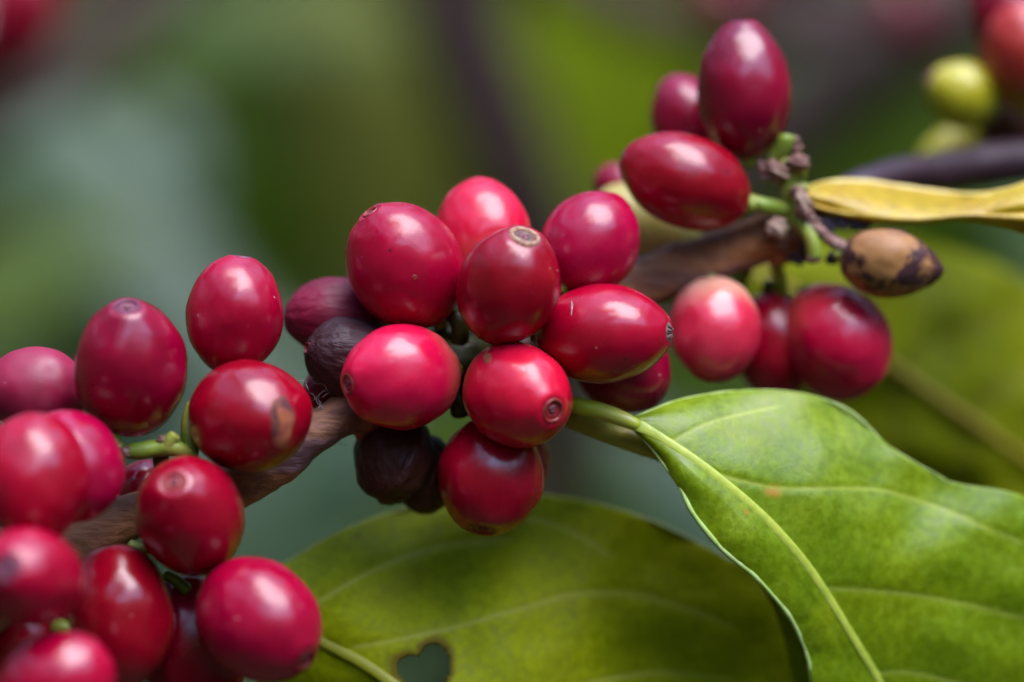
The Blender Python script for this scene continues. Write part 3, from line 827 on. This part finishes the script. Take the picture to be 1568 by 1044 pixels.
# ---------------------------------------------------------------- cherries
def cherry(x, y, a, b, dirv, d, skin, label, scar='red', scar_r=0.2, group=None, pointy=0.0, seed=None, stalk=True, dent=0.042,
           prom=1.0, extra=None, crown=False, name='coffee_cherry', ecc=0.06):
    """x,y centre, a half length, b half width (apparent px), dirv = (right, down, towards camera) of the blossom end, d depth."""
    if seed is None: seed = (x * 0.37 + y * 1.91) % 97
    k = kd(d)
    A, B = a * k, b * k
    tow = dirv[2]
    ax = Vector((dirv[0], -tow, -dirv[1])).normalized()
    rot = ax.to_track_quat('Z', 'Y').to_matrix().to_4x4() @ Matrix.Rotation(seed, 4, 'Z')
    vs, fs, al = [], [], []
    nu, nv = 56, 64
    sr = scar_r
    so = Vector((seed, seed * 0.7, 1.1))
    def surf(u):
        # shape multiplier, gentle facets left by the neighbours
        q = 1 + dent * noise.noise(u * 1.1 + so) + dent * 0.6 * noise.noise(u * 2.4 + so)
        if skin in ('raisin', 'black', 'plum', 'brown'):
            wa = math.atan2(u.y, u.x)
            sc_ = min(1, math.hypot(u.x, u.y) * 1.3)
            am = {'raisin': 0.05, 'black': 0.055, 'plum': 0.025, 'brown': 0.02}[skin]
            q += am * sc_ * (abs(noise.noise(Vector((math.cos(wa) * 3.2, math.sin(wa) * 3.2, u.z * 1.3 + seed)))) * -1.6 + 0.3 + 0.5 * noise.noise(u * 6 + so))
        return q * (1 + ecc * 0.5 * (u.x * u.x - u.y * u.y))
    for i in range(nu + 1):
        ph = math.pi * (i / nu)
        if i < 14: ph = math.pi * (14 / nu) * (i / 14) ** 1.3     # finer rings at the tip
        for j in range(nv):
            th = 2 * math.pi * j / nv
            u = Vector((math.sin(ph) * math.cos(th), math.sin(ph) * math.sin(th), math.cos(ph)))
            q = surf(u)
            rr = math.sin(ph) ** 0.96
            zz = math.cos(ph)
            if pointy and zz > 0:
                rr *= 1 - pointy * zz ** 2
                zz *= 1 + pointy * 0.25 * zz
            elif zz > 0:
                rr *= 1 - 0.07 * zz ** 2
            if zz < 0:
                rr *= 1 - 0.05 * zz * zz
            zt = 1 - 0.5 * sr * sr
            z2 = zz
            if not scar:
                z2 = zz if ph < math.pi / 2 else zz + 0.05 * math.exp(-(rr / 0.16) ** 2)
            elif ph < math.pi / 2:
                # low rim round the scar and flattened floor
                z2 = min(zz, zt + (zz - zt) * 0.15) if not pointy else zz
                z2 += 0.022 * prom * math.exp(-((rr - sr * 1.45) / (sr * 0.5)) ** 2)
                z2 -= 0.02 * prom * math.exp(-(rr / (sr * 0.95)) ** 4)
            else:
                z2 = zz + 0.05 * math.exp(-(rr / 0.16) ** 2)
            vs.append(Vector((B * rr * math.cos(th) * q, B * rr * math.sin(th) * q, A * z2 * q)))
            al.append(zz)
    for i in range(nu):
        for j in range(nv):
            p = i * nv + j; p2 = i * nv + (j + 1) % nv
            fs.append((p, p + nv, p2 + nv, p2))
    root = empty(name, P(x, y, d))
    root.matrix_world = Matrix.Translation(P(x, y, d)) @ rot
    tag(root, label, 'coffee cherry', group)
    def loc_part(nm, v_, f_, m_, at=None):
        o = mesh_obj(nm, v_, f_, m_, None, True, None, at)
        o.parent = root
        return o
    loc_part('skin', vs, fs, CM[skin], {'along': al})
    # blossom scar
    tipz = A * (1 - 0.5 * sr * sr) * surf(Vector((0, 0, 1)))
    if pointy: tipz = A * (1 + pointy * 0.25) * surf(Vector((0, 0, 1))) - 0.02 * A
    def lathe(prof, m_, nm, zoff=0.0, jag=0.0, off=(0, 0)):
        v_, f_ = [], []
        sg = 36
        for (pr, hz) in prof:
            for j in range(sg):
                th = 2 * math.pi * j / sg
                jj = 1 + jag * noise.noise(Vector((math.cos(th) * 2, math.sin(th) * 2, seed + pr * 4)))
                hh = hz * (1 + jag * 3 * noise.noise(Vector((math.cos(th) * 3, math.sin(th) * 3, seed + 5))))
                v_.append(Vector((B * (pr * jj * math.cos(th) + off[0]), B * (pr * jj * math.sin(th) + off[1]), tipz + zoff + B * hh)))
        for i in range(len(prof) - 1):
            for j in range(sg):
                p = i * sg + j; p2 = i * sg + (j + 1) % sg
                f_.append((p, p2, p2 + sg, p + sg))
        return loc_part(nm, v_, f_, m_)
    if scar:
        s1 = sr
        rim = lathe([(s1 * 1.12, -0.04), (s1 * 1.08, 0.0), (s1 * 0.98, 0.026 * prom), (s1 * 0.86, 0.030 * prom), (s1 * 0.76, 0.010), (s1 * 0.70, -0.03)],
                    DM['pale' if scar == 'brown' else scar], 'calyx_scar', 0.0, 0.10)
        flo = lathe([(s1 * 0.82, -0.03), (s1 * 0.74, -0.006), (s1 * 0.6, -0.002), (s1 * 0.5, 0.012), (s1 * 0.42, 0.002), (s1 * 0.3, -0.014), (s1 * 0.2, -0.012), (0.001, -0.01)],
                    DM[scar], 'scar_floor', 0.0, 0.14)
        flo.parent = rim
        nub = lathe([(s1 * 0.34, -0.03), (s1 * 0.33, 0.0), (s1 * 0.27, 0.022), (s1 * 0.15, 0.026), (s1 * 0.08, 0.010), (0.001, 0.006)],
                    DM['nub'] if scar in ('brown', 'pale', 'ringed', 'red', 'purple') else DM[scar], 'style_nub', 0.0, 0.35, (s1 * 0.08, -s1 * 0.06))
        nub.parent = rim
        if crown:
            for q in range(6):
                th = q * 1.05 + seed
                v_, f_ = [], []
                cx, cy = math.cos(th) * s1 * 0.72, math.sin(th) * s1 * 0.72
                for i in range(7):
                    t = i / 6
                    wv = 0.05 * (1 - t) ** 0.6
                    for j in range(8):
                        ph = 2 * math.pi * j / 8
                        v_.append(Vector((B * (cx * (1 - 0.5 * t) + wv * math.cos(ph)), B * (cy * (1 - 0.5 * t) + wv * math.sin(ph)), tipz + B * (0.10 * t))))
                for i in range(6):
                    for j in range(8):
                        p = i * 8 + j; p2 = i * 8 + (j + 1) % 8
                        f_.append((p, p2, p2 + 8, p + 8))
                sp_ = loc_part('sepal', v_, f_, DM['crust'])
                sp_.parent = rim
    if stalk:
        v_, f_ = [], []
        for i in range(10):
            t = i / 9
            rr = B * (0.17 - 0.03 * t + 0.03 * math.exp(-t * 9)) * (1 if t < 0.7 else math.sqrt(max(0.0, 1 - ((t - 0.7) / 0.3) ** 2)) + 0.02)
            for j in range(14):
                th = 2 * math.pi * j / 14
                v_.append(Vector((rr * math.cos(th), rr * math.sin(th), -A * (0.90 + 0.22 * t))))
        for i in range(9):
            for j in range(14):
                p = i * 14 + j; p2 = i * 14 + (j + 1) % 14
                f_.append((p, p + 14, p2 + 14, p2))
        loc_part('stalk', v_, f_, GREEN_ST)
    if extra:
        extra(root, A, B, surf, loc_part)
    return root

def dry_patch(dx, dy, rx, ry, mat='patch', nm='dry_patch', rough=0.4, lift=0.006):
    """thin scab lying on the skin, placed by a direction from the centre (dx right, dy down, rest towards the camera), rx/ry as fractions of b."""
    def fn(root, A, B, surf, loc_part):
        inv = root.matrix_world.to_3x3().inverted()
        def on_skin(ax_, ay_):
            w = Vector((ax_, -math.sqrt(max(0.02, 1 - ax_ * ax_ - ay_ * ay_)), -ay_))
            l = (inv @ w).normalized()
            rr = 1.0 / math.sqrt((l.x**2 + l.y**2) / B**2 + l.z**2 / A**2)
            p = l * rr
            sp = max(0.05, math.hypot(p.x / B, p.y / B))
            p.x *= sp ** -0.04; p.y *= sp ** -0.04
            u = Vector((p.x / B, p.y / B, p.z / A)).normalized()
            ph = math.acos(max(-1, min(1, u.z)))
            q = surf(u)
            return Vector((p.x * q, p.y * q, p.z * q)) * (1 + lift * 1.0)
        v_, f_ = [on_skin(dx, dy)], []
        sg = 28
        for i in range(1, 7):
            for j in range(sg):
                th = 2 * math.pi * j / sg
                jj = 1 + rough * noise.noise(Vector((math.cos(th) * 1.3, math.sin(th) * 1.3, dx * 9 + dy)))
                t = i / 6
                p = on_skin(dx + rx * t * jj * math.cos(th), dy + ry * t * jj * math.sin(th))
                if i == 6: p *= 1 - lift * 3.2
                v_.append(p)
        for j in range(sg): f_.append((0, 1 + j, 1 + (j + 1) % sg))
        for i in range(5):
            for j in range(sg):
                p = 1 + i * sg + j; p2 = 1 + i * sg + (j + 1) % sg
                f_.append((p, p + sg, p2 + sg, p2))
        loc_part(nm, v_, f_, DM[mat])
    return fn

G1, G2, G3 = 'cherries of the central cluster', 'cherries of the left cluster', 'cherries of the upper right cluster'
# ---- central cluster
cherry(620, 408, 104, 86, (-0.50, -0.80, 0.34), 0, 'red', 'plump red cherry at the upper left of the central cluster, tip pointing up left', 'ringed', 0.15, G1, prom=1.5, dent=0.035,
       extra=dry_patch(0.22, 0.22, 0.06, 0.05, 'ringed', 'skin_pit'))
cherry(739, 358, 88, 72, (-0.18, -0.9, -0.35), 95, 'bright', 'rearmost cherry at the top of the central cluster, peeping over two others', 'red', 0.18, G1)
cherry(779, 438, 94, 81, (0.27, -0.83, 0.50), -75, 'crimson', 'front middle cherry with a brown ringed scar facing up', 'brown', 0.29, G1, prom=1.3, seed=4)
cherry(904, 373, 86, 73, (0.50, -0.75, -0.30), 50, 'red', 'cherry at the upper right of the central cluster, beside the half-hidden pale one', 'red', 0.18, G1, dent=0.03)
cherry(924, 511, 105, 78, (0.97, -0.02, 0.28), -15, 'red', 'long cherry pointing right with a dark crusty tip', 'crust', 0.20, G1, prom=0.8, crown=True, dent=0.03,
       extra=dry_patch(-0.62, -0.50, 0.014, 0.13, 'web', 'scratch', 0.9, 0.003))
cherry(615, 577, 97, 79, (-0.80, 0.10, 0.52), -60, 'bright', 'glossy light red cherry pointing left, lower left of the central cluster', 'ringed', 0.20, G1, seed=8)
cherry(792, 606, 96, 81, (0.56, 0.22, 0.78), -65, 'bright', 'glossy light red cherry with a round ringed scar facing the camera, above the lowest one', 'ringed', 0.23, G1, prom=1.6, seed=21,
       extra=dry_patch(-0.55, -0.70, 0.09, 0.12))
cherry(751, 729, 91, 84, (-0.13, 0.88, 0.38), 5, 'red', 'lowest cherry of the central cluster, scar facing down over the dark leaf', 'dark', 0.26, G1, seed=33)
cherry(950, 560, 82, 73, (0.8, 0.5, -0.2), 95, 'crimson', 'dark red cherry tucked under the long one with the crusty tip', None, 0.18, G1)
cherry(778, 700, 80, 66, (0.2, 0.9, -0.3), 130, 'red', 'red cherry almost hidden behind the lowest central one', None, 0.18, G1)
cherry(514, 486, 80, 60, (-0.96, -0.05, 0.1), 75, 'plum', 'dull plum-coloured shrivelled cherry between the left and central clusters', None, 0.18, G1, dent=0.05)
cherry(536, 549, 72, 61, (-0.86, -0.22, 0.4), 5, 'raisin', 'blackish wrinkled dried cherry above the branch, with a nipple-like tip', 'dark', 0.15, G1, dent=0.07, prom=2, pointy=0.08)
cherry(603, 700, 76, 62, (-0.2, 0.7, 0.6), 45, 'black', 'black dried cherry hanging just below the branch', None, 0.2, G1, dent=0.08)
cherry(648, 726, 62, 50, (0.2, 0.95, 0.0), 95, 'black', 'second black dried cherry behind the first, against the dark leaf edge', None, 0.2, G1, dent=0.08)
cherry(506, 592, 46, 36, (-0.8, 0.4, 0.1), 60, 'plum', 'small dark red cherry squeezed between the dried one and the branch', None, 0.2, G1)
# ---- left cluster
cherry(200, 562, 112, 89, (0.02, -0.82, 0.54), -125, 'crimson', 'large upright red cherry with a greyish scar near its top, left cluster', 'purple', 0.22, G2, prom=1.4, seed=14)
cherry(360, 482, 91, 73, (0.13, -0.97, 0.02), -50, 'red', 'upright cherry at the top right of the left cluster, tip up', 'purple', 0.18, G2)
cherry(382, 637, 100, 89, (0.62, 0.03, 0.78), -125, 'crimson', 'cherry with a long brown dry patch on its right side', None, 0.2, G2,
       extra=dry_patch(0.58, 0.05, 0.20, 0.36, 'patch', 'dry_patch', 0.45))
cherry(56, 598, 80, 66, (-0.9, -0.2, 0.1), -25, 'dusty', 'dull purplish cherry at the left edge behind the upright one', None, 0.18, G2)
cherry(52, 732, 102, 84, (0.1, 0.95, 0.25), -290, 'red', 'light red cherry at the left edge, in front of its close twin', None, 0.18, G2, stalk=False)
cherry(104, 714, 92, 85, (0.5, 0.6, 0.3), -210, 'red', 'cherry half hidden behind the light red one near the left edge', None, 0.18, G2, stalk=False)
cherry(291, 790, 112, 85, (-0.13, -0.48, 0.80), -165, 'crimson', 'cherry in the middle of the left cluster with its ringed scar facing the camera', 'ringed', 0.2, G2, prom=1.4)
cherry(396, 950, 108, 92, (0.70, 0.50, 0.50), -205, 'red', 'big glossy cherry at the lower right of the left cluster, beside the dark leaf', 'ringed', 0.2, G2, prom=1.3)
cherry(184, 945, 112, 84, (0.1, 0.98, 0.1), -165, 'crimson', 'dark red upright cherry low in the left cluster, below the branch', None, 0.18, G2, stalk=False)
cherry(45, 884, 98, 79, (-0.18, -0.22, 0.95), -390, 'red', 'blurred cherry at the left edge with a purplish scar facing the camera', 'purple', 0.26, G2, prom=1.3, stalk=False)
cherry(84, 1058, 104, 88, (0.7, -0.6, 0.2), -370, 'red', 'cherry cut off by the bottom edge at the left', None, 0.18, G2, stalk=False)
cherry(292, 990, 112, 84, (0.2, 0.95, 0.0), -60, 'crimson', 'very dark cherry in shadow between two others at the bottom edge', None, 0.18, G2, stalk=False)
cherry(216, 748, 48, 42, (0.5, -0.7, 0.2), 20, 'red', 'small bit of a red cherry seen through the gap above the branch', None, 0.18, G2)
cherry(168, 790, 46, 40, (0.5, -0.7, 0.2), 10, 'red', 'sliver of a red cherry between the branch and the twins', None, 0.18, G2)
cherry(28, 985, 95, 84, (0.2, 0.9, 0.2), -130, 'crimson', 'dark red cherry at the extreme left edge near the bottom', None, 0.18, G2)
# ---- upper right cluster
cherry(1140, 140, 106, 75, (-0.06, -0.99, 0.03), 185, 'dark', 'tall dark red cherry standing highest in the photo', 'purple', 0.22, G3, prom=1.6, seed=40)
cherry(1052, 185, 76, 56, (-0.30, -0.85, -0.2), 330, 'crimson', 'cherry partly hidden behind the tall one', None, 0.18, G3)
cherry(1050, 277, 104, 74, (-0.92, -0.34, 0.1), 130, 'crimson', 'cherry lying on its side below the tall one, tip to the left', 'purple', 0.14, G3, seed=44)
cherry(962, 292, 56, 42, (-0.8, -0.4, 0.0), 380, 'crimson', 'small dark red glimpse of a cherry left of the sideways one', None, 0.18, G3)
cherry(992, 350, 96, 60, (-0.80, -0.50, 0.1), 310, 'cream', 'pale unripe cherry half hidden under the sideways red one', None, 0.18, G3)
cherry(1094, 504, 84, 70, (0.05, 0.90, 0.42), 150, 'pink', 'pink half-ripe cherry with a pale top, below the branch', None, 0.18, G3)
cherry(1186, 528, 82, 66, (0.1, 0.95, 0.0), 270, 'red', 'dark cherry in shadow between the pink and the round hanging one', None, 0.18, G3)
cherry(1281, 523, 94, 84, (0.45, 0.75, 0.3), 225, 'rose', 'round hanging dark red cherry at the right below the mottled dry one', None, 0.18, G3)
cherry(1360, 403, 76, 54, (0.97, 0.18, 0.1), 130, 'brown', 'brown mottled dry cherry with dark blotches and a pointed tip', None, 0.15, G3, pointy=0.35, dent=0.06)
# ---- far right and far left
G4 = 'unfocused cherries beyond the branch'
cherry(1573, 84, 88, 68, (-0.1, -0.9, 0.3), 600, 'brick', 'brick-red blurred cherry cut off by the right edge', 'purple', 0.2, G4)
cherry(1540, 20, 82, 56, (0.1, 0.9, 0.2), 720, 'dark', 'dark red blurred cherry in the top right corner', None, 0.18, G4)
cherry(1474, 146, 58, 50, (-0.80, -0.42, 0.3), 620, 'yellow', 'yellow unripe blurred cherry with a small nipple tip, upper right', 'pale', 0.2, G4, pointy=0.15)
cherry(1452, 240, 60, 42, (-0.75, 0.55, 0.2), 760, 'yellow', 'second yellow blurred cherry, lower, just above the purple twig', None, 0.2, G4)
cherry(1545, 190, 60, 55, (0.2, 0.9, 0.2), 780, 'black', 'blackened blurred cherry between the yellow and brick-red ones', None, 0.2, G4)
cherry(28, 22, 100, 62, (0.3, -0.9, 0.2), 3300, 'crimson', 'very blurred dark red cherry in the top left corner', None, 0.18, G4)
cherry(-50, 70, 90, 66, (0.2, 0.9, 0.2), 3500, 'dark', 'very blurred blackish-red cherry at the top left edge', None, 0.18, G4)
cherry(1110, -14, 52, 40, (0.2, 0.9, 0.2), 5600, 'dark', 'faint reddish blurred cherry on the top edge above the tall one', None, 0.18, G4)
cherry(1385, 8, 56, 44, (0.2, 0.9, 0.2), 5400, 'dark', 'faint reddish blurred cherry on the top edge towards the right corner', None, 0.18, G4)
